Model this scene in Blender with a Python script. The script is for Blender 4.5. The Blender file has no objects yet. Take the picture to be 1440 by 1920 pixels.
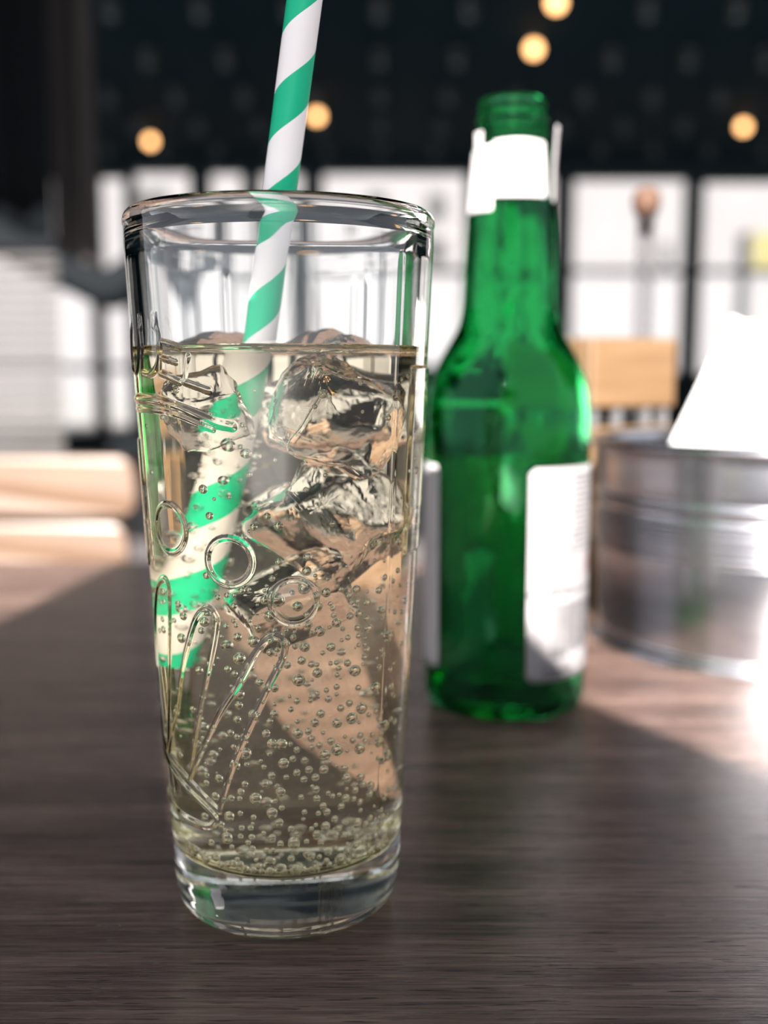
import bpy, bmesh, math, random
import numpy as np
from mathutils import Vector, Matrix, noise

random.seed(7); rng = np.random.default_rng(7)
S = bpy.context.scene
PI = math.pi

# ------------------------------------------------------------------ camera
F = 2000.0                    # focal length in pixels of a 1440 x 1920 frame
CAM_H = 0.127                 # lens height above the table top (z = 0)
PITCH = math.radians(7.55)
cd = bpy.data.cameras.new('camera'); cam = bpy.data.objects.new('camera', cd)
S.collection.objects.link(cam); S.camera = cam
cam.location = (0, 0, CAM_H); cam.rotation_euler = (PI/2 - PITCH, 0, 0)
cd.sensor_fit = 'VERTICAL'; cd.sensor_height = 24.0; cd.lens = 25.0
cd.clip_start = 0.01; cd.clip_end = 300
cd.dof.use_dof = True; cd.dof.focus_distance = 0.222; cd.dof.aperture_fstop = 5.0

# ------------------------------------------------------------------ light
SUN_EL = math.radians(30.0); SUN_AZ = math.radians(6.5)
sun_dir = Vector((-math.sin(SUN_AZ)*math.cos(SUN_EL), -math.cos(SUN_AZ)*math.cos(SUN_EL), math.sin(SUN_EL)))
sd = bpy.data.lights.new('sun', 'SUN'); sun = bpy.data.objects.new('sun', sd)
S.collection.objects.link(sun)
sun.rotation_euler = sun_dir.to_track_quat('Z', 'Y').to_euler()
sd.energy = 48.0; sd.angle = math.radians(0.3); sd.color = (1.0, 0.93, 0.86)
w = bpy.data.worlds.new('world'); S.world = w; w.use_nodes = True
bg = w.node_tree.nodes['Background']
bg.inputs[0].default_value = (0.86, 0.90, 1.0, 1); bg.inputs[1].default_value = 1.5
S.view_settings.view_transform = 'Standard'; S.view_settings.look = 'None'
S.view_settings.exposure = 0.0; S.view_settings.gamma = 1.0
S.view_settings.use_curve_mapping = False
cy = S.cycles
cy.max_bounces = 28; cy.transmission_bounces = 26; cy.glossy_bounces = 8; cy.diffuse_bounces = 4
cy.transparent_max_bounces = 16; cy.caustics_refractive = True; cy.caustics_reflective = True
cy.blur_glossy = 0.6; cy.sample_clamp_indirect = 6.0; cy.use_denoising = True
try: cy.denoiser = 'OPENIMAGEDENOISE'
except Exception: pass

# ------------------------------------------------------------------ helpers
CP, SP = math.cos(PITCH), math.sin(PITCH)
def ray(px, py):
    u = (px-720)/F; v = (960-py)/F
    return Vector((u, CP+v*SP, -SP+v*CP))
def at_z(px, py, z):
    d = ray(px, py); t = (z-CAM_H)/d.z
    return Vector((0, 0, CAM_H)) + d*t
def at_y(px, py, Y):
    d = ray(px, py); t = Y/d.y
    return Vector((0, 0, CAM_H)) + d*t

def link(o): S.collection.objects.link(o); return o
def tag(o, label=None, cat=None, group=None, kind=None):
    if label: o['label'] = label
    if cat: o['category'] = cat
    if group: o['group'] = group
    if kind: o['kind'] = kind
    return o
def empty(name, loc=(0,0,0), rz=0):
    o = bpy.data.objects.new(name, None); o.location = loc; o.rotation_euler = (0,0,rz)
    o.empty_display_size = 0.01
    return link(o)
def mobj(name, verts, faces, mats, parent=None, smooth=True, mi=None):
    me = bpy.data.meshes.new(name)
    if isinstance(verts, np.ndarray): verts = verts.reshape(-1, 3)
    if isinstance(faces, np.ndarray):
        nv, nf, k = len(verts), len(faces), faces.shape[1]
        me.vertices.add(nv); me.vertices.foreach_set('co', verts.astype(np.float32).ravel())
        me.loops.add(nf*k); me.loops.foreach_set('vertex_index', faces.astype(np.int32).ravel())
        me.polygons.add(nf); me.polygons.foreach_set('loop_start', np.arange(0, nf*k, k, dtype=np.int32))
        me.update(calc_edges=True)
    else:
        me.from_pydata([tuple(v) for v in verts], [], faces)
    if not isinstance(mats, (list, tuple)): mats = [mats]
    for m in mats: me.materials.append(m)
    if mi is not None: me.polygons.foreach_set('material_index', np.asarray(mi, dtype=np.int32))
    me.polygons.foreach_set('use_smooth', np.full(len(me.polygons), bool(smooth)))
    me.validate(); me.update()
    o = bpy.data.objects.new(name, me); link(o)
    if parent: o.parent = parent
    return o
class MB:
    """collects shapes and links them as one mesh"""
    def __init__(s): s.v = []; s.f = []
    def add(s, v, f):
        n = len(s.v); s.v += [Vector(p) for p in v]; s.f += [[i+n for i in q] for q in f]; return s
    def box(s, x0, x1, y0, y1, z0, z1, M=None):
        v = [Vector((x, y, z)) for z in (z0, z1) for y in (y0, y1) for x in (x0, x1)]
        if M is not None: v = [M @ p for p in v]
        return s.add(v, [(0,2,3,1), (4,5,7,6), (0,1,5,4), (2,6,7,3), (0,4,6,2), (1,3,7,5)])
    def tube(s, pts, r, n=10, cap=True):
        pts = [Vector(p) for p in pts]; rs = r if isinstance(r, (list, tuple)) else [r]*len(pts)
        v = []; ref = None
        for i, p in enumerate(pts):
            a = pts[max(i-1, 0)]; b = pts[min(i+1, len(pts)-1)]
            d = (b-a).normalized()
            if ref is None: ref = Vector((0,0,1)) if abs(d.z) < .9 else Vector((1,0,0))
            u = (ref - d*ref.dot(d)).normalized(); q = d.cross(u); ref = u
            for k in range(n):
                t = 2*PI*k/n; v.append(p + (u*math.cos(t)+q*math.sin(t))*rs[i])
        f = [(i*n+k, i*n+(k+1)%n, (i+1)*n+(k+1)%n, (i+1)*n+k) for i in range(len(pts)-1) for k in range(n)]
        if cap: f += [tuple(range(n))[::-1], tuple((len(pts)-1)*n+k for k in range(n))]
        return s.add(v, f)
    def lathe(s, prof, n=48, c=(0,0,0)):
        v = []; f = []
        for r, z in prof:
            for k in range(n):
                t = 2*PI*k/n; v.append((c[0]+r*math.cos(t), c[1]+r*math.sin(t), c[2]+z))
        m = len(prof)
        for i in range(m-1):
            for k in range(n): f.append((i*n+k, i*n+(k+1)%n, (i+1)*n+(k+1)%n, (i+1)*n+k))
        return s.add(v, f)
    def build(s, name, mat, parent=None, smooth=False, bevel=0, seg=2):
        o = mobj(name, s.v, s.f, mat, parent, smooth)
        if bevel:
            b = o.modifiers.new('bevel', 'BEVEL'); b.width = bevel; b.segments = seg; b.limit_method = 'ANGLE'
            for p in o.data.polygons: p.use_smooth = True
            b.harden_normals = True
        return o
def catmull(P, n=8):
    P = [Vector(p) for p in P]; out = []
    for i in range(len(P)-1):
        p0, p1, p2, p3 = P[max(i-1,0)], P[i], P[i+1], P[min(i+2,len(P)-1)]
        for k in range(n):
            t = k/n
            out.append(.5*((2*p1)+(p2-p0)*t+(2*p0-5*p1+4*p2-p3)*t*t+(3*p1-p0-3*p2+p3)*t**3))
    out.append(P[-1]); return out

# ------------------------------------------------------------------ materials
def mat(name, col=(.5,.5,.5), rough=.5, metal=0, spec=.5, **kw):
    m = bpy.data.materials.new(name); m.use_nodes = True
    b = m.node_tree.nodes['Principled BSDF']
    b.inputs['Base Color'].default_value = (*col, 1); b.inputs['Roughness'].default_value = rough
    b.inputs['Metallic'].default_value = metal; b.inputs['Specular IOR Level'].default_value = spec
    for k, v in kw.items(): b.inputs[k.replace('_', ' ')].default_value = v
    return m
def N(m, t, **kw):
    n = m.node_tree.nodes.new(t)
    for k, v in kw.items(): setattr(n, k, v)
    return n
def L(m, a, b): m.node_tree.links.new(a, b)
def ramp(m, fac, stops):
    r = N(m, 'ShaderNodeValToRGB'); e = r.color_ramp.elements
    while len(e) < len(stops): e.new(0.5)
    for i, (p, c) in enumerate(stops): e[i].position = p; e[i].color = (*c, 1)
    L(m, fac, r.inputs[0]); return r
def noise_mat(name, c0, c1, scale=(1,1,1), nscale=10, rough=.6, bump=0, dist=.001, lo=.35, hi=.65, spec=.5, metal=0, detail=5):
    m = mat(name, c0, rough, metal, spec); b = m.node_tree.nodes['Principled BSDF']
    tc = N(m, 'ShaderNodeTexCoord'); mp = N(m, 'ShaderNodeMapping'); mp.inputs['Scale'].default_value = scale
    nz = N(m, 'ShaderNodeTexNoise'); nz.inputs['Scale'].default_value = nscale; nz.inputs['Detail'].default_value = detail
    L(m, tc.outputs['Object'], mp.inputs[0]); L(m, mp.outputs[0], nz.inputs['Vector'])
    r = ramp(m, nz.outputs[0], [(lo, c0), (hi, c1)]); L(m, r.outputs[0], b.inputs['Base Color'])
    if bump:
        bp = N(m, 'ShaderNodeBump'); bp.inputs['Strength'].default_value = bump; bp.inputs['Distance'].default_value = dist
        L(m, nz.outputs[0], bp.inputs['Height']); L(m, bp.outputs[0], b.inputs['Normal'])
    return m
def glass(name, ior, col=(1,1,1), rough=0.0, bump=0, bscale=60, bdist=.0005, stretch=(1,1,1)):
    m = bpy.data.materials.new(name); m.use_nodes = True; nt = m.node_tree; nt.nodes.clear()
    g = N(m, 'ShaderNodeBsdfGlass'); g.inputs['IOR'].default_value = ior
    g.inputs['Color'].default_value = (*col, 1); g.inputs['Roughness'].default_value = rough
    o = N(m, 'ShaderNodeOutputMaterial'); L(m, g.outputs[0], o.inputs[0])
    if bump:
        tc = N(m, 'ShaderNodeTexCoord'); mp = N(m, 'ShaderNodeMapping'); mp.inputs['Scale'].default_value = stretch
        nz = N(m, 'ShaderNodeTexNoise'); nz.inputs['Scale'].default_value = bscale; nz.inputs['Detail'].default_value = 3
        L(m, tc.outputs['Object'], mp.inputs[0]); L(m, mp.outputs[0], nz.inputs['Vector'])
        bp = N(m, 'ShaderNodeBump'); bp.inputs['Strength'].default_value = bump; bp.inputs['Distance'].default_value = bdist
        L(m, nz.outputs[0], bp.inputs['Height']); L(m, bp.outputs[0], g.inputs['Normal'])
    return m

def table_wood():
    m = mat('dark_oak', rough=.25, spec=.30); b = m.node_tree.nodes['Principled BSDF']
    tc = N(m, 'ShaderNodeTexCoord')
    def nz(sc, s, d=6, rgh=.55):
        mp = N(m, 'ShaderNodeMapping'); mp.inputs['Scale'].default_value = sc
        n = N(m, 'ShaderNodeTexNoise'); n.inputs['Scale'].default_value = s; n.inputs['Detail'].default_value = d
        n.inputs['Roughness'].default_value = rgh
        L(m, tc.outputs['Object'], mp.inputs[0]); L(m, mp.outputs[0], n.inputs['Vector']); return n.outputs[0]
    band = nz((1, 9, 1), 7); fine = nz((1, 34, 1), 26, 5, .65); pore = nz((1, 24, 1), 72, 2, .5)
    mx = N(m, 'ShaderNodeMath', operation='MULTIPLY_ADD'); mx.inputs[1].default_value = .55
    L(m, fine, mx.inputs[0])
    m2 = N(m, 'ShaderNodeMath', operation='MULTIPLY'); m2.inputs[1].default_value = .45; L(m, band, m2.inputs[0]); L(m, m2.outputs[0], mx.inputs[2])
    r = ramp(m, mx.outputs[0], [(.38, (.022, .014, .0125)), (.5, (.062, .040, .034)), (.62, (.125, .084, .070))])
    pr = ramp(m, pore, [(.355, (1,1,1)), (.39, (0,0,0))])
    mc = N(m, 'ShaderNodeMix', data_type='RGBA'); L(m, pr.outputs[0], mc.inputs[0]); L(m, r.outputs[0], mc.inputs[6])
    mc.inputs[7].default_value = (.010, .007, .006, 1); L(m, mc.outputs[2], b.inputs['Base Color'])
    h = N(m, 'ShaderNodeMath', operation='MULTIPLY_ADD'); h.inputs[1].default_value = -1.6
    L(m, pr.outputs[0], h.inputs[0]); L(m, fine, h.inputs[2])
    bp = N(m, 'ShaderNodeBump'); bp.inputs['Strength'].default_value = .5; bp.inputs['Distance'].default_value = .0005
    L(m, h.outputs[0], bp.inputs['Height']); L(m, bp.outputs[0], b.inputs['Normal'])
    return m
M = {}
M['table'] = table_wood()
M['dark'] = mat('dark_teal_paint', (.003,.010,.015), .8, 0, .2)
M['ceil'] = mat('dark_ceiling_paint', (.003,.016,.026), .8, spec=.1)
M['floor'] = noise_mat('dark_floor', (.03,.028,.03), (.06,.055,.055), nscale=4, rough=.5)
M['pave'] = noise_mat('street_paving', (.055,.053,.052), (.065,.063,.062), nscale=3, rough=.8)
M['facade'] = noise_mat('sunlit_render', (.068,.066,.070), (.076,.074,.078), nscale=.6, rough=.9)
M['facwin'] = mat('dark_window_glass', (.003,.0035,.0045), .5, 0, .2)
M['black'] = mat('black_metal', (.015,.015,.018), .45)
M['steel'] = noise_mat('brushed_steel', (.44,.44,.47), (.54,.54,.57), scale=(1,1,6), nscale=30, rough=.22, metal=1.0)
M['block'] = mat('pale_grey_block', (.055,.055,.058), .6)
M['oak'] = noise_mat('pale_oak', (.068,.038,.017), (.088,.053,.026), scale=(3,3,30), nscale=4, rough=.45, bump=.1)
M['ply'] = noise_mat('chair_plywood', (.040,.020,.0095), (.049,.026,.013), scale=(2,2,14), nscale=5, rough=.4)
M['napkin'] = noise_mat('white_tissue', (.36,.36,.37), (.42,.42,.43), nscale=200, rough=.9, bump=.2, dist=.0003)
M['paper'] = noise_mat('label_paper', (.27,.26,.27), (.30,.29,.30), nscale=150, rough=.6)
M['paper2'] = noise_mat('label_paper_sun_dimmed', (.13,.125,.13), (.15,.145,.15), nscale=150, rough=.6)  # darker copy of the label paper, colour lowered where strong sun falls on it
M['ink'] = mat('grey_print', (.004,.004,.006), .7)
M['inkpale'] = mat('pale_grey_print', (.018,.018,.020), .7)
M['red'] = mat('red_print', (.10,.016,.016), .6)
M['cork'] = noise_mat('cork', (.026,.008,.002), (.042,.016,.005), nscale=300, rough=.8, bump=.4, dist=.0005)
M['curtain'] = noise_mat('grey_brown_cloth', (.024,.020,.020), (.032,.027,.027), scale=(20,1,1), nscale=3, rough=.9)
M['darkcloth'] = mat('black_cloth', (.003,.004,.005), .8, 0, .05)
M['slat'] = mat('white_slat', (.032,.030,.030), .6)
M['lamp'] = mat('lamp_housing', (.02,.025,.03), .5)
M['bulboff'] = mat('bulb_off', (.03,.045,.055), .4)
M['yellow'] = mat('yellow_paint', (.060,.052,.008), .5)
M['caster'] = mat('caster_dark', (.05,.05,.06), .9)
M['bulb'] = mat('bulb_lit', (1,.7,.35), .5)
b = M['bulb'].node_tree.nodes['Principled BSDF']
b.inputs['Emission Color'].default_value = (1.0, .52, .20, 1); b.inputs['Emission Strength'].default_value = 6
def pane_mat():
    m = bpy.data.materials.new('window_pane'); m.use_nodes = True; m.node_tree.nodes.clear()
    t = N(m, 'ShaderNodeBsdfTransparent'); t.inputs[0].default_value = (.94,.95,.95,1)
    g = N(m, 'ShaderNodeBsdfGlossy'); g.inputs['Roughness'].default_value = .02
    fr = N(m, 'ShaderNodeFresnel'); mx = N(m, 'ShaderNodeMixShader'); o = N(m, 'ShaderNodeOutputMaterial')
    L(m, fr.outputs[0], mx.inputs[0]); L(m, t.outputs[0], mx.inputs[1]); L(m, g.outputs[0], mx.inputs[2]); L(m, mx.outputs[0], o.inputs[0])
    return m
M['pane'] = pane_mat()
LIQ = 1.335
M['gl'] = glass('clear_glass', 1.5, (.99,.995,.99), bump=.03, bscale=55, stretch=(1,1,.25))
M['gl_in'] = glass('clear_glass_inner', 1.5, (.99,.995,.99), bump=.06, bscale=90, bdist=.0005, stretch=(1.6,1.6,.12))
M['liq_wall'] = glass('soda_against_glass', LIQ/1.5, (.98,.945,.84), bump=.05, bscale=60)
M['liq_top'] = glass('soda_surface', LIQ, (.97,.96,.90))
M['ice'] = glass('ice_in_soda', .945, (.995,.995,.995), bump=.8, bscale=120, bdist=.0012)
M['bub'] = glass('air_in_soda', 1/LIQ, (1,1,1))
M['green'] = glass('green_glass', 1.5, (.30,.77,.50), bump=.35, bscale=38, bdist=.0012, stretch=(1,1,.5))
M['green_in'] = glass('green_glass_inner', 1.5, (.30,.77,.50), bump=.6, bscale=45, bdist=.0016, stretch=(1,1,.45))
M['cruet'] = glass('cruet_glass', 1.45, (.93,.92,.92))

def straw_mat(pitch):
    m = mat('striped_paper', rough=.55, spec=.3); b = m.node_tree.nodes['Principled BSDF']
    tc = N(m, 'ShaderNodeTexCoord'); sp = N(m, 'ShaderNodeSeparateXYZ'); L(m, tc.outputs['Object'], sp.inputs[0])
    at = N(m, 'ShaderNodeMath', operation='ARCTAN2'); L(m, sp.outputs[1], at.inputs[0]); L(m, sp.outputs[0], at.inputs[1])
    d = N(m, 'ShaderNodeMath', operation='DIVIDE'); L(m, at.outputs[0], d.inputs[0]); d.inputs[1].default_value = -2*PI
    z = N(m, 'ShaderNodeMath', operation='MULTIPLY_ADD'); L(m, sp.outputs[2], z.inputs[0]); z.inputs[1].default_value = 1/pitch
    L(m, d.outputs[0], z.inputs[2])
    ph = N(m, 'ShaderNodeMath', operation='ADD'); L(m, z.outputs[0], ph.inputs[0]); ph.inputs[1].default_value = STRAW_PHASE
    fr = N(m, 'ShaderNodeMath', operation='FRACT'); L(m, ph.outputs[0], fr.inputs[0])
    lt = N(m, 'ShaderNodeMath', operation='LESS_THAN'); L(m, fr.outputs[0], lt.inputs[0]); lt.inputs[1].default_value = .47
    mc = N(m, 'ShaderNodeMix', data_type='RGBA'); L(m, lt.outputs[0], mc.inputs[0])
    mc.inputs[6].default_value = (.74, .71, .71, 1); mc.inputs[7].default_value = (0.0, .38, .20, 1)
    L(m, mc.outputs[2], b.inputs['Base Color'])
    return m
STRAW_PHASE = 0.976

# ------------------------------------------------------------------ setting
def struct(o): o['kind'] = 'structure'; return o
WALL_Y = 11.6; CEIL = 2.327; FLOOR = -0.75
struct(MB().box(-14, 14, -8, WALL_Y+.15, FLOOR-.1, FLOOR).build('floor', M['floor']))
struct(MB().box(-9, 9, 0.2, WALL_Y+.15, CEIL, CEIL+.15).build('ceiling', M['ceil']))
struct(MB().box(-9.2, -9, 3.4, WALL_Y+.15, FLOOR, CEIL).build('wall_left', M['dark']))
struct(MB().box(9, 9.2, 3.4, WALL_Y+.15, FLOOR, CEIL).build('wall_right', M['dark']))
street = struct(MB().box(-60, 60, WALL_Y+.15, 60, FLOOR-.1, FLOOR-.02).build('ground', M['pave']))
def wx(px, py=520): return at_y(px, py, WALL_Y).x
def wz(py): return at_y(720, py, WALL_Y).z
panes = [(-330, -80, 330, 845), (-50, 172, 330, 845), (187, 240, 328, 845), (252, 362, 318, 690), (393, 460, 319, 690),
         (486, 572, 320, 690), (602, 876, 320, 690), (893, 1042, 326, 700), (1070, 1287, 331, 702), (1312, 1545, 336, 706), (1570, 1850, 342, 706), (1880, 2300, 345, 706)]
wall = MB()
xs = [wx(a) for a, b_, c, d in panes]; xe = [wx(b_) for a, b_, c, d in panes]
prev = -9.0
for i, (a, b_, c, d) in enumerate(panes):
    wall.box(prev, xs[i], WALL_Y, WALL_Y+.15, FLOOR, CEIL)
    wall.box(xs[i], xe[i], WALL_Y, WALL_Y+.15, wz(c), CEIL)
    wall.box(xs[i], xe[i], WALL_Y, WALL_Y+.15, FLOOR, wz(d))
    prev = xe[i]
wall.box(prev, 9.0, WALL_Y, WALL_Y+.15, FLOOR, CEIL)
struct(wall.build('wall_back', M['dark']))
for i, (a, b_, c, d) in enumerate(panes):
    wn = struct(empty('window_%d' % (i+1), ((xs[i]+xe[i])/2, WALL_Y+.08, wz(d))))
    hw = (xe[i]-xs[i])/2; H = wz(c)-wz(d)
    fr = MB(); t = .03
    fr.box(-hw, -hw+t, -.04, .04, 0, H).box(hw-t, hw, -.04, .04, 0, H).box(-hw+t, hw-t, -.04, .04, 0, t).box(-hw+t, hw-t, -.04, .04, H-t, H)
    fr.build('window_frame', M['black'], wn)
    MB().box(-hw+t, hw-t, -.004, .004, t, H-t).build('window_pane', M['pane'], wn)
    if i >= 6 or i < 3:
        zt = wz(508 if i >= 6 else 690)-wz(d)
        MB().box(-hw+t, hw-t, -.035, .035, zt-.035, zt+.035).build('glazing_bar', mat('grey_bar', (.08,.08,.09), .5) if i == 6 else bpy.data.materials.get('grey_bar') or M['black'], wn)

# building across the street
FY = 30.0
fb = tag(empty('building', (0, FY, FLOOR)), 'white rendered building with small dark windows seen across the street', 'building')
MB().box(-30, 30, 0, 8, 0, 9).build('facade', M['facade'], fb)
MB().box(-30.1, 30.1, -.25, 8.1, 9, 9.35).build('roof', M['facwin'], fb)
for (px, py, wpx, hpx) in [(818,388,36,46),(818,470,36,46),(706,375,38,30),(283,373,66,34),(540,380,36,46),(430,500,34,60),(640,470,34,46),(1248,485,15,60),(160,420,36,60),(1500,400,40,60),(1650,400,40,60),(-80,400,40,60)]:
    c = at_y(px, py, FY); k = FY/F*1.0
    fo = MB().box(-wpx*k/2-.06, wpx*k/2+.06, -.05, .02, -hpx*k/2-.06, hpx*k/2+.06).build('window', M['facade'], fb)
    fo.location = (c.x, 0, c.z-FLOOR)
    pn = MB().box(-wpx*k/2, wpx*k/2, -.07, -.04, -hpx*k/2, hpx*k/2).build('window_pane', M['facwin'], fo)
# street things outside the right windows
c = at_y(1432, 462, 16.0)
van = tag(empty('delivery_cart', (c.x+.25, 16.0, FLOOR)), 'yellow and white street cart partly seen through the far right window', 'cart')
MB().box(-.45, .45, 0, .6, .5, c.z-FLOOR+.25).build('body', M['facade'], van, bevel=.03)
MB().box(-.42, -.05, -.02, .0, c.z-FLOOR-.35, c.z-FLOOR+.2).build('yellow_panel', M['yellow'], van)
for sx in (-.3, .3):
    wh = MB().lathe([(.0,-.04),(.22,-.04),(.25,-.02),(.25,.02),(.22,.04),(0,.04)], 20).build('wheel', M['black'], van, smooth=True)
    wh.rotation_euler = (PI/2, 0, 0); wh.location = (sx, .0, .25)
for sx in (-.35, .35): MB().box(sx-.02, sx+.02, .25, .29, .2, .5).build('leg', M['black'], van)

# ------------------------------------------------------------------ ceiling lights
HC = CEIL
proto_l = None
def ceiling_light(x, y, lit):
    global proto_l
    if proto_l is None:
        hs = MB().lathe([(0,0),(.05,0),(.05,-.03),(.03,-.05),(0,-.05)], 16); sp = MB()
        prof = [(.045*math.sin(a), -.045-.045+.045*math.cos(a)) for a in [i*PI/8 for i in range(9)]]
        sp.lathe(prof, 14)
        o = empty('ceiling_light'); h = hs.build('housing', M['lamp'], o, True); b = sp.build('bulb', M['bulboff'], o, True)
        b2 = sp.build('bulb', M['bulb'], None, True); proto_l = (h.data, b.data, b2.data)
        bpy.data.objects.remove(b2)
    else:
        o = empty('ceiling_light')
        h = bpy.data.objects.new('housing', proto_l[0]); link(h); h.parent = o
        b = bpy.data.objects.new('bulb', proto_l[1]); link(b); b.parent = o
    if lit: b.data = proto_l[2]
    o.location = (x, y, HC)
    return o
first_x = at_y(712, 92, 7.72).x
lit_px = [((282,265),'glowing ceiling bulb above the left windows, lowest in the photo'),
          ((594,218),'glowing ceiling bulb just right of the striped straw'),
          ((1001,92),'glowing ceiling bulb up left of the green bottle mouth side, second highest'),
          ((1043,5),'glowing ceiling bulb cut by the top edge of the photo'),
          ((1394,238),'glowing ceiling bulb at the far right above the window')]
lit_px[2] = (lit_px[2][0], 'glowing ceiling bulb straight above the green bottle, below the topmost one')
lp = []
ORD = ['first', 'second', 'third', 'fourth', 'fifth', 'sixth', 'seventh', 'eighth', 'ninth', 'tenth', 'eleventh', 'twelfth', 'thirteenth', 'fourteenth']
for (p, lab) in lit_px:
    q = at_z(p[0], p[1], HC-.09); o = ceiling_light(q.x, q.y, True)
    tag(o, lab, 'ceiling light', 'lit ceiling bulbs'); lp.append(q)
for r_ in range(-1, 5):
    Y = 7.72 + (r_-1)*1.02 + 0.0
    kk = 0
    for c_ in range(-6, 8):
        X = first_x + c_*.534
        if any((Vector((X, Y, 0))-Vector((q.x, q.y, 0))).length < .36 for q in lp): continue
        if abs(X)/Y > .42: continue
        kk += 1
        tag(ceiling_light(X, Y, False), 'unlit ceiling bulb, %s from the left in the %s row from the windows' % (ORD[kk-1], ORD[4-r_]), 'ceiling light','unlit ceiling bulbs in rows')

# ------------------------------------------------------------------ table
tb = tag(empty('table', (0, 0, 0)), 'dark oak table under the glass and the green bottle, partly in sun', 'table')
TX0, TX1, TY0, TY1 = -.62, .95, -.22, .705
MB().box(TX0, TX1, TY0, TY1, -.03, 0).build('tabletop', M['table'], tb, bevel=.002)
for (x, y) in ((TX0+.06, TY0+.06), (TX1-.06, TY0+.06), (TX0+.06, TY1-.06), (TX1-.06, TY1-.06)):
    MB().box(x-.025, x+.025, y-.025, y+.025, FLOOR, -.03).build('leg', M['black'], tb, bevel=.003)
# ------------------------------------------------------------------ unseen sheet added behind the camera to cast the wedge of shade
sz = 0.85; off = sun_dir*(sz/sun_dir.z)
P = [at_z(1440, 1455, 0), at_z(1082, 1309, 0), at_z(0, 1165, 0), at_z(200, 1065, 0)]
def isect(a, b, c, d):
    r = b-a; s = d-c; t = ((c-a).x*s.y-(c-a).y*s.x)/(r.x*s.y-r.y*s.x); return a+r*t
apex = isect(P[0], P[1], P[2], P[3])
d1 = (P[0]-P[1]).normalized(); d2 = (P[2]-P[3]).normalized()
kink = P[1] - d1*.085
tri = [P[3]-d2*.5, Vector((.03, 1.15, 0)), kink, kink+d1*.9, kink+d1*1.6+Vector((-.4,0,0)), P[3]+d2*2.0]
v = [p+off for p in tri] + [p+off+Vector((0,0,.004)) for p in tri]
hole = [Vector(p) for p in ((-.056,.284,0), (.006,.284,0), (-.008,.60,0), (.028,.68,0), (.028,.82,0), (-.155,.82,0), (-.130,.60,0))]  # opening shaped to let sun onto the table behind the glass
bm = bmesh.new()
def loop_(pts):
    vs = [bm.verts.new(p+off) for p in pts]; return [bm.edges.new((vs[i], vs[(i+1) % len(vs)])) for i in range(len(vs))]
es = loop_(tri) + loop_(hole); bmesh.ops.triangle_fill(bm, edges=es, use_beauty=True, use_dissolve=False)
me = bpy.data.meshes.new('shade_caster'); bm.to_mesh(me); bm.free(); me.materials.append(M['caster'])
sl = link(bpy.data.objects.new('shade_caster', me)); so = sl.modifiers.new('cloth', 'SOLIDIFY'); so.thickness = .003
tag(sl, 'unseen dark sheet added above and behind the viewer to cast shade', 'shade sail')

# ------------------------------------------------------------------ drinking glass
GC = at_z(541, 1665, 0)
GR = [(.0000, .0238), (.0012, .0262), (.006, .0272), (.020, .0279), (.080, .0312), (.1560, .0350), (.1595,.0353), (.1615, .0346), (.1624, .0333)]
def r_out(z):
    zs = [p[1] for p in []]
    return np.interp(z, [p[0] for p in GR], [p[1] for p in GR])
BASE = .0135; SURF = .1325; TOP = .1624
def r_in(z):
    # inner wall: rounded at the bottom, thick bead at the rim
    z = np.asarray(z, dtype=float)
    w = np.interp(z, [BASE, BASE+.004, .05, .13, .152, .157, .1602, TOP], [.0036, .0032, .0031, .0030, .0030, .0034, .0036, .0025])
    r = r_out(z) - w
    e = np.clip((z-BASE)/.006, 0, 1)
    return r - .0055*(1-np.sqrt(np.clip(1-(1-e)**2, 0, 1)))
glass_o = tag(empty('drinking_glass', (GC.x, GC.y, 0)), 'tall clear embossed drinking glass in front holding iced sparkling drink', 'glass')

# embossed relief: pixel strokes mapped on the wall
def to_wall(px, py):
    d = ray(px, py); o = Vector((-GC.x, -GC.y, CAM_H))
    lo = .15
    t = None; best = None
    for k in range(400):
        tt = .16 + k*.0004; p = o + d*tt
        rr = math.hypot(p.x, p.y); g = rr - float(r_out(p.z))
        if best is None or g < best[0]: best = (g, p)
        if g <= 0: t = tt; break
    p = o + d*t if t else best[1]
    th = math.atan2(p.x, -p.y)          # 0 faces the camera side, + to the right
    return np.array([th*.031, p.z])
strokes = []   # (polyline in wall coords, half width, height)
def stroke(pts, hw=.00042, h=.00042, cl=False, raw=False):
    q = [to_wall(*p) for p in pts] if not raw else [np.array(p) for p in pts]
    q = catmull([Vector((a[0], a[1], 0)) for a in q], 6); q = [np.array([a.x, a.y]) for a in q]
    strokes.append((np.array(q), hw, h))
def ring(px, py, rad, hw=.0004, h=.00045):
    c = to_wall(px, py); n = 28
    q = np.array([[c[0]+rad*math.cos(2*PI*k/n), c[1]+rad*math.sin(2*PI*k/n)] for k in range(n+1)])
    strokes.append((q, hw, h)); return c
ring(318, 990, .0053); ring(431, 1052, .0050); dome = ring(551, 1128, .0047)
ring(264, 935, .0053)
stroke([(335,1330),(343,1255),(358,1190),(372,1156),(390,1142),(405,1155),(406,1180),(397,1230),(385,1290),(370,1370),(357,1458)])
stroke([(318,1412),(335,1330)])
stroke([(357,1462),(386,1395),(416,1333),(450,1280),(480,1225),(500,1200),(520,1194),(534,1208),(530,1235),(505,1285),(470,1360),(440,1430),(412,1520)])
stroke([(300,1420),(297,1300),(293,1180),(294,1110),(304,1086),(316,1100),(319,1180),(318,1300),(317,1412)])
stroke([(303,1380),(325,1425),(360,1465),(412,1520)], .0005, .0005)
stroke([(303,1400),(330,1450),(370,1495),(398,1522),(406,1538),(392,1549),(360,1538),(330,1515),(314,1480)], .0005, .0005)
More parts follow.
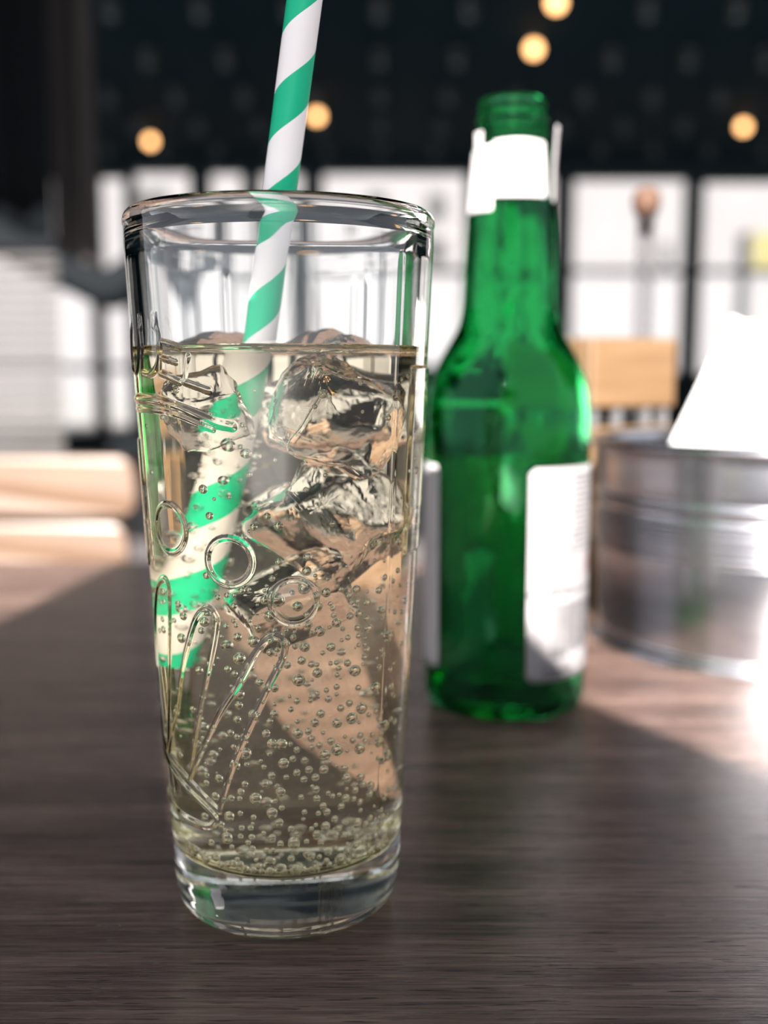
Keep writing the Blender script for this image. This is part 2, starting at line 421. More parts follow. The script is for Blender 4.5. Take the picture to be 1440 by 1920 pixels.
# band and lettering
stroke([(256,747),(290,750),(330,762),(370,778),(405,793),(436,800)], .0006, .0005)
stroke([(257,766),(300,770),(340,781),(380,798),(400,806)], .0003, .00025)
stroke([(248,612),(250,680),(256,700),(261,680),(262,612)], .0003, .0005)
stroke([(268,700),(267,650),(266,612),(280,606),(293,615),(298,640),(297,680),(286,700),(268,698)], .0004, .00045)
stroke([(303,640),(302,670),(301,699)], .0003, .0003); stroke([(301,699),(318,706),(338,716)], .0004, .0004)
stroke([(302,670),(318,675),(332,680)], .0003, .0003); stroke([(303,640),(320,645),(338,652)], .0003, .0003)
stroke([(354,668),(351,690),(349,716)], .0003, .0003); stroke([(349,716),(368,723),(392,732)], .0004, .0004)
# mould seams of the wall
def seam(th): strokes.append((np.array([[th*.031, .02+.13*k/20] for k in range(21)]), .00030, .00018))
for th in (math.radians(52), math.radians(150), math.radians(-150), math.radians(-38-180+360)): seam(th)

def relief(s, z):
    h = np.zeros_like(s)
    for q, hw, ht in strokes:
        lo = q.min(0)-3*hw; hi = q.max(0)+3*hw
        m = (s > lo[0]) & (s < hi[0]) & (z > lo[1]) & (z < hi[1])
        if not m.any(): continue
        a = q[:-1]; b_ = q[1:]; ss = s[m][:, None]; zz = z[m][:, None]
        ab = b_-a; L2 = (ab**2).sum(1)+1e-12
        t = np.clip(((ss-a[:,0])*ab[:,0]+(zz-a[:,1])*ab[:,1])/L2, 0, 1)
        d = np.sqrt((ss-a[:,0]-t*ab[:,0])**2+(zz-a[:,1]-t*ab[:,1])**2).min(1)
        u = np.clip(1-(d/(hw*1.9))**2, 0, 1)**1.5
        h[m] = np.maximum(h[m], ht*u)
    # lens-like boss
    d = np.hypot(s-dome[0], z-dome[1]); h = np.maximum(h, .0009*np.sqrt(np.clip(1-(d/.0046)**2, 0, 1))*(d < .0046))
    # raised side panels (give the small steps in the outline)
    for (a0, a1, z0, z1) in ((math.radians(62), math.radians(118), .086, .128), (math.radians(-125), math.radians(-70), .083, .112)):
        u = np.clip(np.minimum(s-a0*.031, a1*.031-s)/.0006, 0, 1)*np.clip(np.minimum(z-z0, z1-z)/.0004, 0, 1)
        h = np.maximum(h, .0004*u)
    return h
ths = np.concatenate([np.linspace(math.radians(-95), math.radians(30), 460, endpoint=False), np.linspace(math.radians(30), math.radians(265), 190, endpoint=False)])
# --- outer shell (outer wall + rim + inner dry wall + underside) : one grid
zo = np.concatenate([np.linspace(.0002, .012, 14, endpoint=False), np.linspace(.012, .060, 230, endpoint=False), np.linspace(.060, .100, 190, endpoint=False),
                     np.linspace(.100, .136, 150, endpoint=False), np.linspace(.136, .1568, 12, endpoint=False)])
rows = []
def row(r, z, rel=False):
    z_ = np.full_like(ths, z); rr = np.full_like(ths, r)
    if rel: rr = rr + relief(np.where(ths > PI, ths-2*PI, ths)*.031, z_)
    rows.append(np.stack([rr*np.sin(ths), -rr*np.cos(ths), z_], 1))
for r, z in ((.00001, .0016), (.010, .0016), (.019, .0014), (.0216, .0006)): row(r, z)
row(.0226, .0001); nbot = len(rows)
for z in zo: row(float(r_out(z+.0003)) if z > .002 else .0240+.0018*math.sin(min(1,z/.0015)*PI/2), z, True)
# bead of the rim
ro = float(r_out(.1568)); zc = .1597; rc = .0331
bead = []
for k in range(0, 15):
    a = -0.5 + (PI+1.0)*k/14
    bead.append((rc+.0021*math.cos(a), zc+.0026*math.sin(a)))
for r, z in bead: row(r, z)
zi = np.linspace(.1568, SURF, 40)
nin = len(rows)
for z in zi:
    z_ = np.full_like(ths, z)
    rr = float(r_in(z)) + .000025*np.sin(ths*9+z*60)*np.sin(ths*5-z*90)
    if abs(z-SURF) < 1e-6: rr = np.full_like(ths, float(r_in(SURF)))
    rows.append(np.stack([rr*np.sin(ths), -rr*np.cos(ths), z_], 1))
V = np.stack(rows, 0); R_, C_ = V.shape[:2]
def grid_faces(R_, C_):
    i = np.arange(R_-1)[:, None]*C_; j = np.arange(C_)[None, :]; jn = (j+1) % C_
    return np.stack([i+j, i+jn, i+C_+jn, i+C_+j], -1).reshape(-1, 4)
fc = grid_faces(R_, C_)
mi = np.zeros(len(fc), dtype=np.int32); mi[(nin)*C_:] = 1
mobj('glass_wall', V, fc, [M['gl'], M['gl_in']], glass_o, True, mi)

# --- the drink: body against the wall + top surface
lt = np.linspace(0, 2*PI, 160, endpoint=False)
lrows = []
def lrow(r, z):
    lrows.append(np.stack([r*np.sin(lt), -r*np.cos(lt), np.broadcast_to(z, lt.shape)], 1))
for r in np.linspace(.00001, float(r_in(BASE))-.0001, 14): lrow(np.full_like(lt, r), BASE+.0012*(1-(r/.02)**2)*0)
for z in list(BASE+.006*(1-np.cos(np.linspace(.12, PI/2, 12)))) + list(np.linspace(BASE+.0075, SURF, 60)): lrow(np.full_like(lt, float(r_in(z))), z)
nside = len(lrows)
bumps = [(-.017, .009, .012, .0050), (-.008, .017, .009, .0032), (.007, .012, .010, .0052), (.015, .004, .010, .0040), (.002, -.004, .008, .0012), (-.019,-.006,.008,.0028)]
Rs = float(r_in(SURF))
for r in np.linspace(Rs-.0003, .00001, 40):
    x = r*np.sin(lt); y = -r*np.cos(lt)
    z = np.full_like(lt, SURF) - .0011*(1-np.exp(-(Rs-r)/.0013))
    for bx, by, br, bh in bumps:
        d = np.hypot(x-bx, y-by)/br
        z = z + bh*np.clip(1-d**2, 0, 1)**1.3*min(1, (Rs-r)/.004)
    z = z + .00012*np.sin(x*1500+y*800)*np.sin(y*1300-x*500)*min(1, (Rs-r)/.003)
    lrow(np.full_like(lt, r), z)
LV = np.stack(lrows, 0); fl = grid_faces(*LV.shape[:2]); mi = np.zeros(len(fl), dtype=np.int32); mi[(nside-1)*len(lt):] = 1
drink = mobj('sparkling_drink', LV, fl, [M['liq_wall'], M['liq_top']], None, True, mi)
drink.location = (GC.x, GC.y, 0)
tag(drink, 'pale golden sparkling drink filling the tall glass', 'drink')

# --- straw
P0 = at_y(571, 0, .243); P1 = at_y(487, 640, .2555)
ax = (P1-P0).normalized(); ztip = .056
tip = P0 + ax*((ztip-P0.z)/ax.z); head = P0 - ax*.035
SR = .00385; Ls = (tip-head).length
sv = []; n = 40; m_ = 60
st = tag(empty('paper_straw'), 'green and white spiral striped paper straw leaning in the tall glass', 'straw')
st.location = tip; st.rotation_euler = (-ax).to_track_quat('Z', 'Y').to_euler()
out = [(SR, Ls*i/m_) for i in range(m_+1)]
inn = [(SR-.0005, Ls*(m_-i)/m_) for i in range(m_+1)]
tube = MB().lathe(out+inn+[out[0]], 40).build('tube', straw_mat(.0228), st, smooth=True)

# --- ice
def ice(loc, size, rot, name, label):
    bm = bmesh.new(); bmesh.ops.create_cube(bm, size=1)
    bmesh.ops.bevel(bm, geom=bm.edges[:], offset=.16, segments=3, affect='EDGES', profile=.6)
    bmesh.ops.subdivide_edges(bm, edges=bm.edges[:], cuts=3, use_grid_fill=True)
    sd_ = Vector(loc)*900
    for v_ in bm.verts:
        nn = noise.noise(v_.co*2.2+sd_)*.14 + noise.noise(v_.co*6+sd_)*.05
        v_.co += v_.normal*nn if v_.normal.length else Vector()
        v_.co = Vector((v_.co.x*size[0], v_.co.y*size[1], v_.co.z*size[2]))
    me = bpy.data.meshes.new(name); bm.to_mesh(me); bm.free(); me.materials.append(M['ice'])
    for p in me.polygons: p.use_smooth = True
    o = bpy.data.objects.new(name, me); link(o)
    o.location = (GC.x+loc[0], GC.y+loc[1], loc[2]); o.rotation_euler = rot
    tag(o, label, 'ice cube', 'ice cubes in the drink'); return o
ices = [((.0115,-.0095,.1170), (.021,.019,.020), (.3,.4,.5), 'ice cube just under the drink surface at the front right'),
        ((.0060,.0145,.1180), (.020,.018,.018), (-.4,.2,.9), 'ice cube under the surface at the back right of the straw'),
        ((-.0135,-.0120,.1190), (.014,.012,.013), (.6,-.3,.2), 'small ice cube near the surface left of the straw'),
        ((.0105,-.0060,.0940), (.023,.021,.017), (.5,.7,-.3), 'large tilted ice cube in the middle right of the glass'),
        ((.0070,.0125,.0925), (.019,.016,.019), (.1,-.6,.6), 'ice cube at the back of the glass at mid height'),
        ((.0020,-.0080,.0755), (.021,.017,.012), (.25,-.45,.35), 'lowest ice piece, flat and wedge like, above the embossed disc')]
for a in ices: ice(a[0], a[1], a[2], 'ice_cube', a[3])

# --- bubbles
sph = bmesh.new(); bmesh.ops.create_uvsphere(sph, u_segments=14, v_segments=9, radius=1)
sme = bpy.data.meshes.new('bubble'); sph.to_mesh(sme); sph.free(); sme.materials.append(M['bub'])
for p in sme.polygons: p.use_smooth = True
sph_v = np.array([v_.co[:] for v_ in sme.vertices]); sph_f = [tuple(p.vertices) for p in sme.polygons]
placed = []
def free(p, r):
    for q, s in placed:
        if (p[0]-q[0])**2+(p[1]-q[1])**2+(p[2]-q[2])**2 < (r+s+.00005)**2: return False
    # stay out of ice and straw
    for a in ices:
        if (Vector(p)-Vector(a[0])).length < max(a[1])*.52+r: return False
    g = Vector((p[0]+GC.x, p[1]+GC.y, p[2]))
    k = (g-tip).dot(-ax)
    if k > -.001 and ((g-tip)-(-ax)*k).length < SR+r+.00005: return False
    return True
def wall_pt(th, z, r): 
    R = float(r_in(z))-r-.00008; return (R*math.sin(th), -R*math.cos(th), z)
def pick(kind):
    r = min(.00135,max(.00022, random.lognormvariate(math.log(.00074), .40)))
    if kind == 'front':
        th = math.radians(random.triangular(-75, 85, 25)); z = .0145 + (.082-.0145)*random.random()**1.25
        if th < math.radians(-20) and random.random() < .45: return None
        p = wall_pt(th, max(z, BASE+.003), r)
    elif kind == 'back':
        th = PI + math.radians(random.uniform(-80, 80)); z = .02+.075*random.random()**1.2; p = wall_pt(th, z, r*.9)
    elif kind == 'base':
        a = random.uniform(0, 2*PI); R = (float(r_in(BASE+.002))-.003)*math.sqrt(random.random()); r *= 1.15
        if random.random() < .55: R = float(r_in(BASE+.002))-.0042; a = random.uniform(-1.5, 1.5)-PI/2
        p = (R*math.cos(a), R*math.sin(a), BASE+r+.0001+.0015*random.random()**3)
    elif kind == 'straw':
        s = random.uniform(0, .07); a = random.uniform(0, 2*PI); r *= .8
        u = (-ax).orthogonal().normalized(); q = (-ax).cross(u)
        g = tip - ax*s + (u*math.cos(a)+q*math.sin(a))*(SR+r+.0001); p = (g.x-GC.x, g.y-GC.y, g.z)
    elif kind == 'upper':
        th = math.radians(random.uniform(-90, 90)); z = random.uniform(.082, .128); r *= .75; p = wall_pt(th, z, r)
    else:
        a = random.uniform(0, 2*PI); R = .022*math.sqrt(random.random()); z = random.uniform(.02, .12); p = (R*math.cos(a), R*math.sin(a), z)
    if math.hypot(p[0], p[1])+r > float(r_in(p[2])) : return None
    if p[2] > .126 or not free(p, r): return None
    return p, r
plan = [('front', 400), ('back', 150), ('base', 75), ('straw', 140), ('upper', 60), ('mid', 60)]
glab = {'front': ('round air bubble on the front inner glass wall', 'bubbles on the front wall of the glass'),
        'back': ('stretched looking air bubble on the far glass wall', 'bubbles on the far wall of the glass'),
        'base': ('air bubble resting on the bottom of the drink', 'bubbles on the bottom of the drink'),
        'straw': ('air bubble clinging to the sunken striped straw', 'bubbles on the straw'),
        'upper': ('tiny air bubble on the wall beside the ice', 'bubbles beside the ice'),
        'mid': ('air bubble floating free inside the drink', 'free bubbles in the drink')}
allb = []
for kind, cnt in plan:
    k = tries = 0
    while k < cnt and tries < cnt*8:
        tries += 1; q = pick(kind)
        if q: placed.append((q[0], q[1])); allb.append((q[1], q[0], kind)); k += 1
allb.sort(key=lambda t: -t[0])
for r, p, kind in allb[:290]:
    o = bpy.data.objects.new('bubble', sme); link(o); o.location = (GC.x+p[0], GC.y+p[1], p[2]); o.scale = (r, r, r)
    h_ = 'at left' if p[0] < -.010 else ('at right' if p[0] > .010 else 'in the middle')
    v_ = 'near the base' if p[2] < .030 else ('low down' if p[2] < .050 else ('at mid height' if p[2] < .075 else 'high up'))
    tag(o, glab[kind][0] + ', ' + (h_ if kind == 'base' else h_ + ' ' + v_), 'bubble', glab[kind][1])
rest = allb[290:]
vv = []; ff = []
for i, (r, p, kind) in enumerate(rest):
    vv.append(sph_v*r+np.array([GC.x+p[0], GC.y+p[1], p[2]])); ff += [tuple(j+i*len(sph_v) for j in f) for f in sph_f]
tb_ = mobj('tiny_bubbles', np.concatenate(vv).tolist(), ff, M['bub'])
tag(tb_, 'fizz of the tiniest air bubbles all through the drink', 'bubbles', kind='stuff')

# ------------------------------------------------------------------ green bottle
BC = at_z(944, 1310, 0)
BP = [(0.0,.0272),(.002,.0292),(.006,.0303),(.012,.0306),(.085,.0308),(.107,.0308),(.116,.0303),(.123,.0290),(.130,.0262),(.1365,.0225),(.142,.0195),(.147,.0181),(.153,.0174),
      (.165,.0170),(.180,.0162),(.190,.0156),(.200,.0149),(.2055,.0143),(.2075,.0142),(.2085,.0140),(.2092,.0126),(.2110,.0124),(.2118,.0128),(.2127,.0131),(.2136,.0128),(.2144,.0123),(.2158,.0123),(.2166,.0127),(.2175,.0129),(.2184,.0125),(.2195,.0119),(.2205,.0119),(.2213,.0122),(.2228,.0122),(.2238,.0117),(.2243,.0110)]
bz = [p[0] for p in BP]; br_ = [p[1] for p in BP]
def r_b(z): return float(np.interp(z, bz, br_))
bo = tag(empty('bottle', (BC.x, BC.y, 0)), 'open green glass bottle with peeling white labels behind the glass', 'bottle')
def smooth_prof(P, n=4):
    q = catmull([Vector((r, z, 0)) for z, r in P], n); return [(max(p.x, 1e-5), p.y) for p in q]
outer = smooth_prof(BP, 4)
inner_p = [(.2243,.0096),(.2235,.0090),(.220,.0088),(.205,.0090),(.200,.0112),(.19,.0128),(.165,.0145),(.153,.0149),(.147,.0156),(.142,.0169),(.1365,.0199),(.130,.0236),(.123,.0264),(.116,.0277),(.107,.0282),(.06,.0281),(.014,.0280),(.008,.0262),(.0055,.022),(.006,.012),(.008,.00001)]
inner = smooth_prof(inner_p, 4)
prof = [(.00001, .004), (.015, .0028), (.022, .0008), (.0252, .0002)] + outer + inner
n = 96; mb = MB().lathe(prof, n)
mi = [0]*((len(outer)+3)*n) + [1]*((len(inner))*n)
mi = mi[:len(mb.f)] + [1]*(len(mb.f)-len(mi))
mobj('glass_body', mb.v, mb.f, [M['green'], M['green_in']], bo, True, mi)
def patch(name, th0, th1, ztop, zbot, material, parent, off=.00025, thick=.00018, nt=24, nz=24, rf=r_b, round_=.0):
    """curved paper piece; ztop / zbot may be functions of 0..1 across"""
    v = []; 
    ft = ztop if callable(ztop) else (lambda u: ztop); fb_ = zbot if callable(zbot) else (lambda u: zbot)
    fo = off if callable(off) else (lambda u, w_: off)
    for lay in (0, 1):
        for i in range(nz+1):
            for j in range(nt+1):
                u = j/nt; th = math.radians(th0+(th1-th0)*u); w_ = i/nz
                zt, zb = ft(u), fb_(u)
                e = min(u, 1-u)*abs(math.radians(th1-th0))*.03
                if round_ and e < round_:
                    cc = round_-math.sqrt(max(0, round_**2-(round_-e)**2)); zt -= cc; zb += cc
                z = zb+(zt-zb)*w_; r = rf(z)+fo(u, w_)+thick*lay
                v.append((r*math.sin(th), -r*math.cos(th), z))
    f = []; C = nt+1; O = (nz+1)*C
    for i in range(nz):
        for j in range(nt):
            a = i*C+j; f.append((a, a+C, a+C+1, a+1)); f.append((O+a, O+a+1, O+a+C+1, O+a+C))
    for j in range(nt):
        f.append((j, j+1, O+j+1, O+j)); a = nz*C+j; f.append((a+1, a, O+a, O+a+1))
    for i in range(nz):
        a = i*C; f.append((a+C, a, O+a, O+a+C)); a = i*C+nt; f.append((a, a+C, O+a+C, O+a))
    return mobj(name, v, f, material, parent, True)
lr = patch('back_label', 8, 112, .0930, lambda u: .0150+.0002*u, M['paper2'], bo, round_=.002)
lr['label'] = 'white label with grey print, barcode and red mark'
ll = patch('front_label', -150, -59, .0930, lambda u: .0165, M['paper'], bo, round_=.002); ll['label'] = 'white label edge on the left side'
# print on the right label
def line(th0, th1, z, h, m, dash=None, seed=0):
    R = random.Random(seed); parts = MB(); vs = []; fs = []
    segs = [(th0, th1)]
    if dash:
        segs = []; a = th0
        while a < th1:
            w_ = R.uniform(*dash); segs.append((a, min(a+w_, th1))); a += w_+R.uniform(.6, 1.4)
    for a, b2 in segs:
        k = max(1, int((b2-a)/4)); n0 = len(vs)
        hh = h*R.uniform(.75, 1.1)
        for i in range(k+1):
            t = math.radians(a+(b2-a)*i/k)
            for q in (z-hh/2, z+hh/2):
                r = r_b(q)+.00048; vs.append((r*math.sin(t), -r*math.cos(t), q))
        fs += [(n0+2*i, n0+2*i+2, n0+2*i+3, n0+2*i+1) for i in range(k)]
    return vs, fs
def print_part(name, items, m, lab):
    mb = MB()
    for it in items: mb.add(*line(*it))
    o = mb.build(name, m, lr, smooth=True)
    o['kind'] = 'stuff'; return o
d = (1.2, 3.2)
print_part('small_print', [(44, 80, .0900-.0021*k, .0009, None, (1.0, 5.0), k) for k in range(14)] + [(16, 40, .0780, .0010, None, (1,2.5), 31), (20, 36, .0740, .0010, None, (1,2.5), 33), (17, 42, .0712, .0010, None, (1,3), 32), (15, 45, .0681, .0010, None, (1,3), 34), (8, 82, .0475, .0012, None, (2,5), 35)], M['inkpale'], None)
print_part('text_lines', [(27, 44, .0628, .0011, None, d, 3), (16, 44, .0590, .0012, None, d, 4), (26, 44, .0556, .0011, None, d, 5), (18, 44, .0516, .0011, None, d, 6), (24, 44, .0489, .0009, None, d, 7)], M['ink'], None)
bars = []; a = 26.0; R = random.Random(5)
bvs = MB()
while a < 72:
    w_ = R.choice([.35, .35, .7, 1.0]); 
    bvs.add(*line(a, a+w_, .0345, .0175, None)); a += w_+R.choice([.4, .6, .9])
bc = bvs.build('barcode', M['inkpale'], lr); bc['kind'] = 'stuff'
print_part('bottom_print', [(20, 48, .0187, .0018, None, (1.2,3.0), 8), (52, 57, .0197, .0018, None, (1,2), 10), (19, 30, .0215, .0010, None, d, 9)] + [(26+2.2*k, 27+2.2*k, .0250, .0032, None, None, k) for k in range(7)], M['ink'], None)
rp = MB()
rp.add(*line(64, 70, .0545, .0030, None)).add(*line(66, 74, .0570, .0030, None)).add(*line(69, 80, .0595, .0026, None))
rp.build('red_mark', M['red'], lr)
# neck label pieces
lf = patch('neck_label', -34, 46, lambda u: .2074+.0006*math.sin(u*PI), lambda u: .1880-.0002*math.sin(u*PI), M['paper'], bo, off=.0005, rf=lambda z: r_b(min(z, .2050)), round_=.0010)
l2 = patch('neck_label_flap', -78, -30, lambda u: .2050+.0018*u, lambda u: .1832, M['paper'], bo, off=.0003, rf=lambda z: r_b(min(z, .2050)), round_=.0006)
l3 = patch('neck_label_strip', 62, 92, lambda u: .2140, lambda u: .1870+.0015*u, M['paper'], bo, off=lambda u, w_: .0003+.0016*w_, round_=.0008, rf=lambda z: max(r_b(min(z, .2)), .0142))
l4 = patch('neck_label_tab', -66, -50, .2115, .2030, M['paper'], bo, off=.0005, rf=lambda z: .0146)
# glue side of the far label seen through the glass: pieces around a gap that imitates a sun patch
far = [(122, 182, .093, .013), (217, 238, .093, .013)]
for k, (a0, a1, z1, z0) in enumerate(far):
    patch('far_label', a0, a1, z1, lambda u, z0=z0, k=k: z0+.0012*math.sin(u*9+k), M['paper'], bo, nt=14, nz=14)
patch('far_label', 182, 217, .093, lambda u: .0555-.006*abs(u-.35)-.0015*math.sin(u*14), M['paper'], bo, nt=16, nz=8)

# ------------------------------------------------------------------ metal bucket
KC = at_z(1430, 1190, 0)
bk = tag(empty('metal_bucket', (KC.x, KC.y, 0)), 'round brushed steel bucket holding paper napkins at the right', 'bucket')
KP = [(.0,.0775),(.0015,.0796),(.004,.0800),(.006,.0794),(.030,.0803),(.045,.0809)]
z = .045
for (zc_, hh) in ((.0480,.0016),(.0530,.0020),(.0575,.0020),(.0615,.0020),(.0690,.0016)):
    KP += [(zc_-.0020, .0800+.0002*zc_*100), (zc_-.0008, .0800+.0002*zc_*100+hh), (zc_+.0008, .0800+.0002*zc_*100+hh), (zc_+.0020, .0800+.0002*zc_*100)]
KP += [(.075,.0818),(.0915,.0826),(.0922,.0842),(.0937,.0852),(.0952,.0842),(.0957,.0826),(.0945,.0815),(.075,.0806),(.006,.0785),(.003,.078),(.003,.00001)]
kp = [(.00001, .0005)] + [(r, z) for z, r in KP]
MB().lathe(smooth_prof([(z, r) for r, z in kp], 3), 120).build('body', M['steel'], bk, smooth=True)

def napkin(cx, cy_, tilt, lean, bend, wd, ht, zb, rz, label):
    """folded napkin: two plies of a curved sheet meeting at a fold"""
    v = []; f = []; nu, nv = 14, 18
    for ply in range(4):
        for i in range(nv+1):
            for j in range(nu+1):
                u = (j/nu-.5)*wd; t = i/nv; s = t*ht
                y = bend*t*t + .0012*math.sin(u*70+ply) * t + ply*.0011 + .0006*ply*t
                p = Vector((u, y, s))
                p = Matrix.Rotation(tilt, 3, 'Y') @ p; p = Matrix.Rotation(lean, 3, 'X') @ p; p = Matrix.Rotation(rz, 3, 'Z') @ p
                v.append(Vector((cx, cy_, zb)) + p)
    C = nu+1; O = (nv+1)*C
    for ply in range(4):
        for i in range(nv):
            for j in range(nu):
                a = ply*O+i*C+j; f.append((a, a+1, a+C+1, a+C))
    for ply in range(3):
        for i in range(nv):
            for jj in (0, nu):
                a = ply*O+i*C+jj; f.append((a, a+C, a+O+C, a+O))
        if ply in (0, 2):
            for j in range(nu): a = ply*O+nv*C+j; f.append((a, a+1, a+O+1, a+O))
    o = mobj('napkin', v, f, M['napkin'], None, True)
    sm = o.modifiers.new('ply', 'SOLIDIFY'); sm.thickness = .0003
    return tag(o, label, 'napkin', 'paper napkins in the bucket')
napkin(.166, .503, .42, .02, .003, .106, .110, .030, .00,'rearmost upright white napkin, tallest in the bucket')
napkin(.222, .515,-.04, .01, .004, .096, .142, .010, .05,'white napkin second from the back of the bucket')
napkin(.172, .480, .80, .05, .010, .080, .110, .038, -.05,'white napkin leaning right in the middle of the bucket')
napkin(.180, .466, .95, .08, .012, .070, .105, .038, -.08,'white napkin bending right in front of the middle one')
napkin(.188, .452, 1.08, .10, .012, .056, .095, .044, -.05,'front white napkin drooping over the bucket rim')

# ------------------------------------------------------------------ wooden caddy with cruet
CA = Vector((.111, .575, 0)); ang = math.radians(26)
cdd = tag(empty('wooden_caddy', CA, ang), 'pale wooden two tier caddy behind the green bottle', 'caddy')
LX, LY = .058, .090; T = .006
def ringbox(z0, z1, floor_=True):
    m = MB().box(0, LX, 0, T, z0, z1).box(0, LX, LY-T, LY, z0, z1).box(0, T, T, LY-T, z0, z1).box(LX-T, LX, T, LY-T, z0, z1)
    if floor_: m.box(T, LX-T, T, LY-T, z0, z0+T)
    return m
ringbox(.0, .0965).build('lower_box', M['oak'], cdd, bevel=.0012)
ringbox(.107, .1445, False).build('upper_frame', M['oak'], cdd, bevel=.0015)
for (x, y) in ((.005,.005),(.020,.004),(.040,.004),(LX-.005,.005),(.005,LY-.005),(LX-.005,LY-.005),(.005,.045),(LX-.005,.045)):
    MB().box(x-.0022, x+.0022, y-.0022, y+.0022, .0960, .1075).build('post', M['block'], cdd)
q = at_y(1206, 500, .625)
cr = tag(empty('cruet', (q.x, .622, .006)), 'slim glass cruet with a round cork standing in the wooden caddy', 'cruet')
zt = at_y(1206, 352, .622).z-.006; zn = at_y(1206, 408, .622).z-.006
MB().lathe(smooth_prof([(0,.00001),(0,.0055),(.003,.0068),(.10,.0068),(.135,.0056),(zn-.012,.0050),(zn+.001,.0052),(zn+.001,.0044),(zn-.012,.0042),(.135,.0048),(.10,.0059),(.005,.0057),(.004,.00001)], 5), 24).build('tube', M['cruet'], cr, smooth=True)
MB().lathe([(.0001, zn-.010), (.0036, zn-.010), (.0042, zn+.001), (.0060, zn+.0015), (.0078, zn+.006), (.0080, zn+.011), (.0068, zt-.002), (.004, zt), (.0001, zt+.0003)], 24).build('cork', M['cork'], cr, smooth=True)

# ------------------------------------------------------------------ chair beyond the table on the left
CY = 1.12
def zy(py, Y=CY): return at_y(0, py, Y).z
def xy(px, Y=CY): return at_y(px, 900, Y).x
xr = xy(268); xl = xr-.42; xc = (xl+xr)/2
ch = tag(empty('chair', (xc, CY, FLOOR)), 'plywood chair with a sunlit two slab back beyond the table at left', 'chair')
def slab(x0, x1, z0, z1, y, name, rad):
    nseg = 16; hw = (x1-x0)/2; v = []; f = []
    def outline():
        pts = []
        for cx_, cz_, a0 in ((x1-rad, z1-rad, 0), (x0+rad, z1-rad, 90), (x0+rad, z0+rad, 180), (x1-rad, z0+rad, 270)):
            for k in range(7):
                a = math.radians(a0+90*k/6); pts.append((cx_+rad*math.cos(a), cz_+rad*math.sin(a)))
        return pts
    pts = outline(); n = len(pts)
    for yy in (-.007, .007):
        for (x, z) in pts: v.append((x-xc, y+yy-.03*(((x-xc)/.21)**2), z-FLOOR))
    f = [tuple(range(n)), tuple(range(2*n-1, n-1, -1))] + [(i, n+i, n+(i+1) % n, (i+1) % n) for i in range(n)]
    return mobj(name, v, f, M['ply'], ch, False)
slab(xl, xr, zy(962), zy(852), 0, 'top_slab', .022)
slab(xl+.02, xy(250), zy(1062), zy(975), .0, 'back_slab', .02)
for x in (xl+.07, xy(183)):
    MB().tube([(x-xc, .018, zy(870)-FLOOR), (x-xc, .022, .44), (x-xc, .05, 0)], .011, 10).build('back_post', M['darkcloth'], ch, smooth=True)
MB().box(-.20, .20, .02, .42, .43, .45).build('seat', M['ply'], ch, bevel=.01)
for x in (-.17, .17): MB().tube([(x, .39, .44), (x*1.08, .43, 0)], .012, 10).build('leg', M['darkcloth'], ch, smooth=True)

# dark round table farther back, with its post
p = at_y(215, 830, 2.3)
rt = tag(empty('side_table', (p.x, 2.3, FLOOR)), 'low dark table top behind the plywood chair at left', 'table')
h = p.z-FLOOR
MB().lathe([(0.0001,h-.012),(.19,h-.012),(.20,h),(.19,h+.014),(.0001,h+.014)], 40).build('tabletop', M['darkcloth'], rt, smooth=True)
MB().tube([(0,0,.02),(0,0,h-.01)], .025, 12).build('post', M['darkcloth'], rt)
MB().lathe([(0.0001,0),(.16,0),(.15,.015),(.02,.03),(.0001,.03)], 24).build('foot', M['darkcloth'], rt, smooth=True)

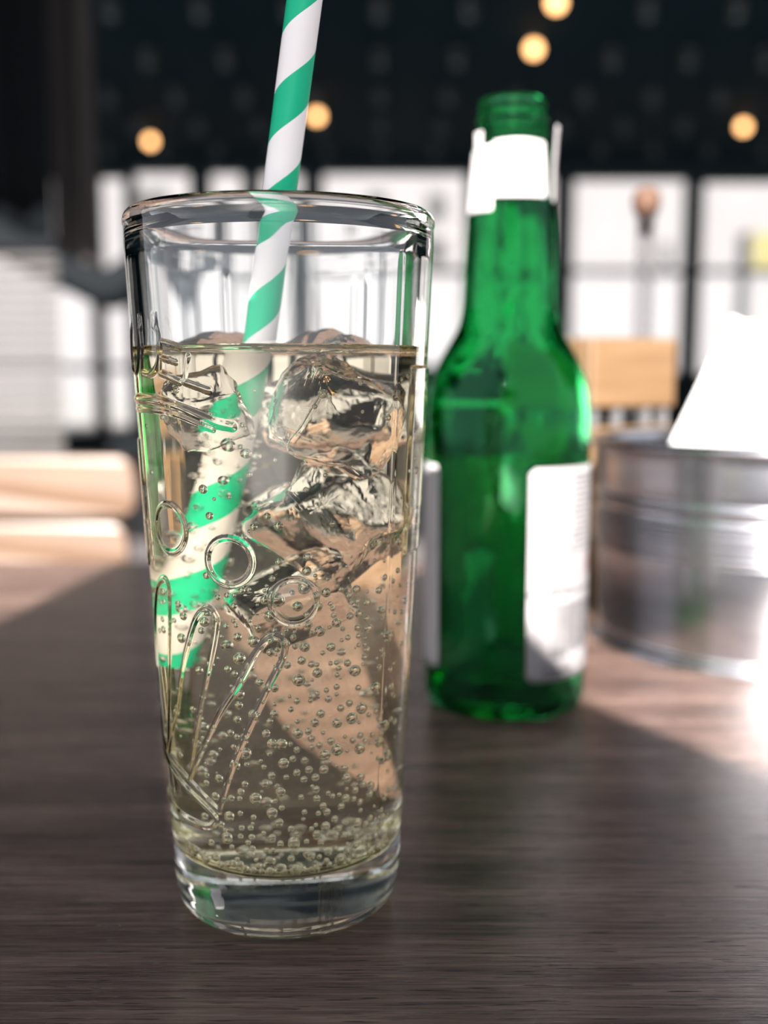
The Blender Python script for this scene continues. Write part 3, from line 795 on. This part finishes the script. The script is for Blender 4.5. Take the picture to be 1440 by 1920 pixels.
# column, curtains and drooping beam upper left
CYY = 3.0
a = at_y(100, 290, CYY+.4); b2 = at_y(186, 545, CYY+.4)
def cloth(name, x0, x1, z0, z1, y, m, amp, wl, lab, cat):
    nu, nv = 40, 6; v = []; f = []
    zf = z0 if callable(z0) else (lambda u: z0)
    for lay in (0, .006):
        for i in range(nv+1):
            for j in range(nu+1):
                u = j/nu; x = x0+(x1-x0)*u
                v.append((x, y+lay+amp*math.sin(x/wl*2*PI), zf(u)+(z1-zf(u))*i/nv))
    C = nu+1; O = (nv+1)*C
    for i in range(nv):
        for j in range(nu):
            q_ = i*C+j; f.append((q_, q_+1, q_+C+1, q_+C)); f.append((O+q_, O+q_+C, O+q_+C+1, O+q_+1))
    for j in range(nu): f.append((j, O+j, O+j+1, j+1))
    for i in range(nv):
        for jj in (0, nu): q_ = i*C+jj; f.append((q_, q_+C, O+q_+C, O+q_))
    o = mobj(name, v, f, m, None, True)
    return tag(o, lab, cat)
drm = noise_mat('curtain_rod_black', (.02,.02,.022), (.03,.03,.03), nscale=5)
cloth('curtain', a.x, b2.x, b2.z, 2.3, CYY+.4, M['curtain'], .02, .09, 'narrow grey brown curtain hanging behind the drooping black swag', 'curtain')
xa = at_y(-200, 400, CYY+.2).x; xb = at_y(100, 400, CYY+.2).x
cloth('black_curtain', xa, xb, lambda u: at_y(100, 395+60*u, CYY).z, 2.3, CYY+.2, M['darkcloth'], .02, .12, 'black curtain filling the upper left corner', 'curtain')
pts = [at_y(x, y, CYY) for x, y in ((-260,330),(-90,402),(0,447),(60,480),(125,512),(180,535),(212,540),(238,520),(275,480),(330,400))]
pts = catmull(pts, 5)
sw = MB().tube(pts, [.045+.014*math.exp(-((i-30)/6.0)**2) for i in range(len(pts))], 14).build('cloth_swag', M['darkcloth'], None, smooth=True)
tag(sw, 'drooping black cloth swag at the upper left beside the glass', 'curtain swag')
# venetian blind
BYY = 1.9
bl = tag(empty('window_blind', at_y(20, 480, BYY)), 'white slatted blind at the left edge beyond the chair', 'blind')
x0 = at_y(-160, 600, BYY).x-bl.location.x; x1 = at_y(112, 600, BYY).x-bl.location.x
zz0 = at_y(20, 845, BYY).z-bl.location.z
sb = MB().box(x0, x1, -.009, .009, -.0007, .0007, Matrix.Rotation(math.radians(38), 4, 'X')).build('slat', M['slat'], bl)
ns = 20
for k in range(ns):
    o = sb if k == 0 else bpy.data.objects.new('slat', sb.data)
    if k: link(o); o.parent = bl
    o.location = (0, 0, zz0*k/(ns-1))
for x in (x0+.03, x1-.03): MB().tube([(x, 0, .02), (x, 0, zz0)], .0012, 6).build('cord', M['slat'], bl)
MB().box(x0, x1, -.012, .012, .012, .03).build('head_rail', M['darkcloth'], bl)
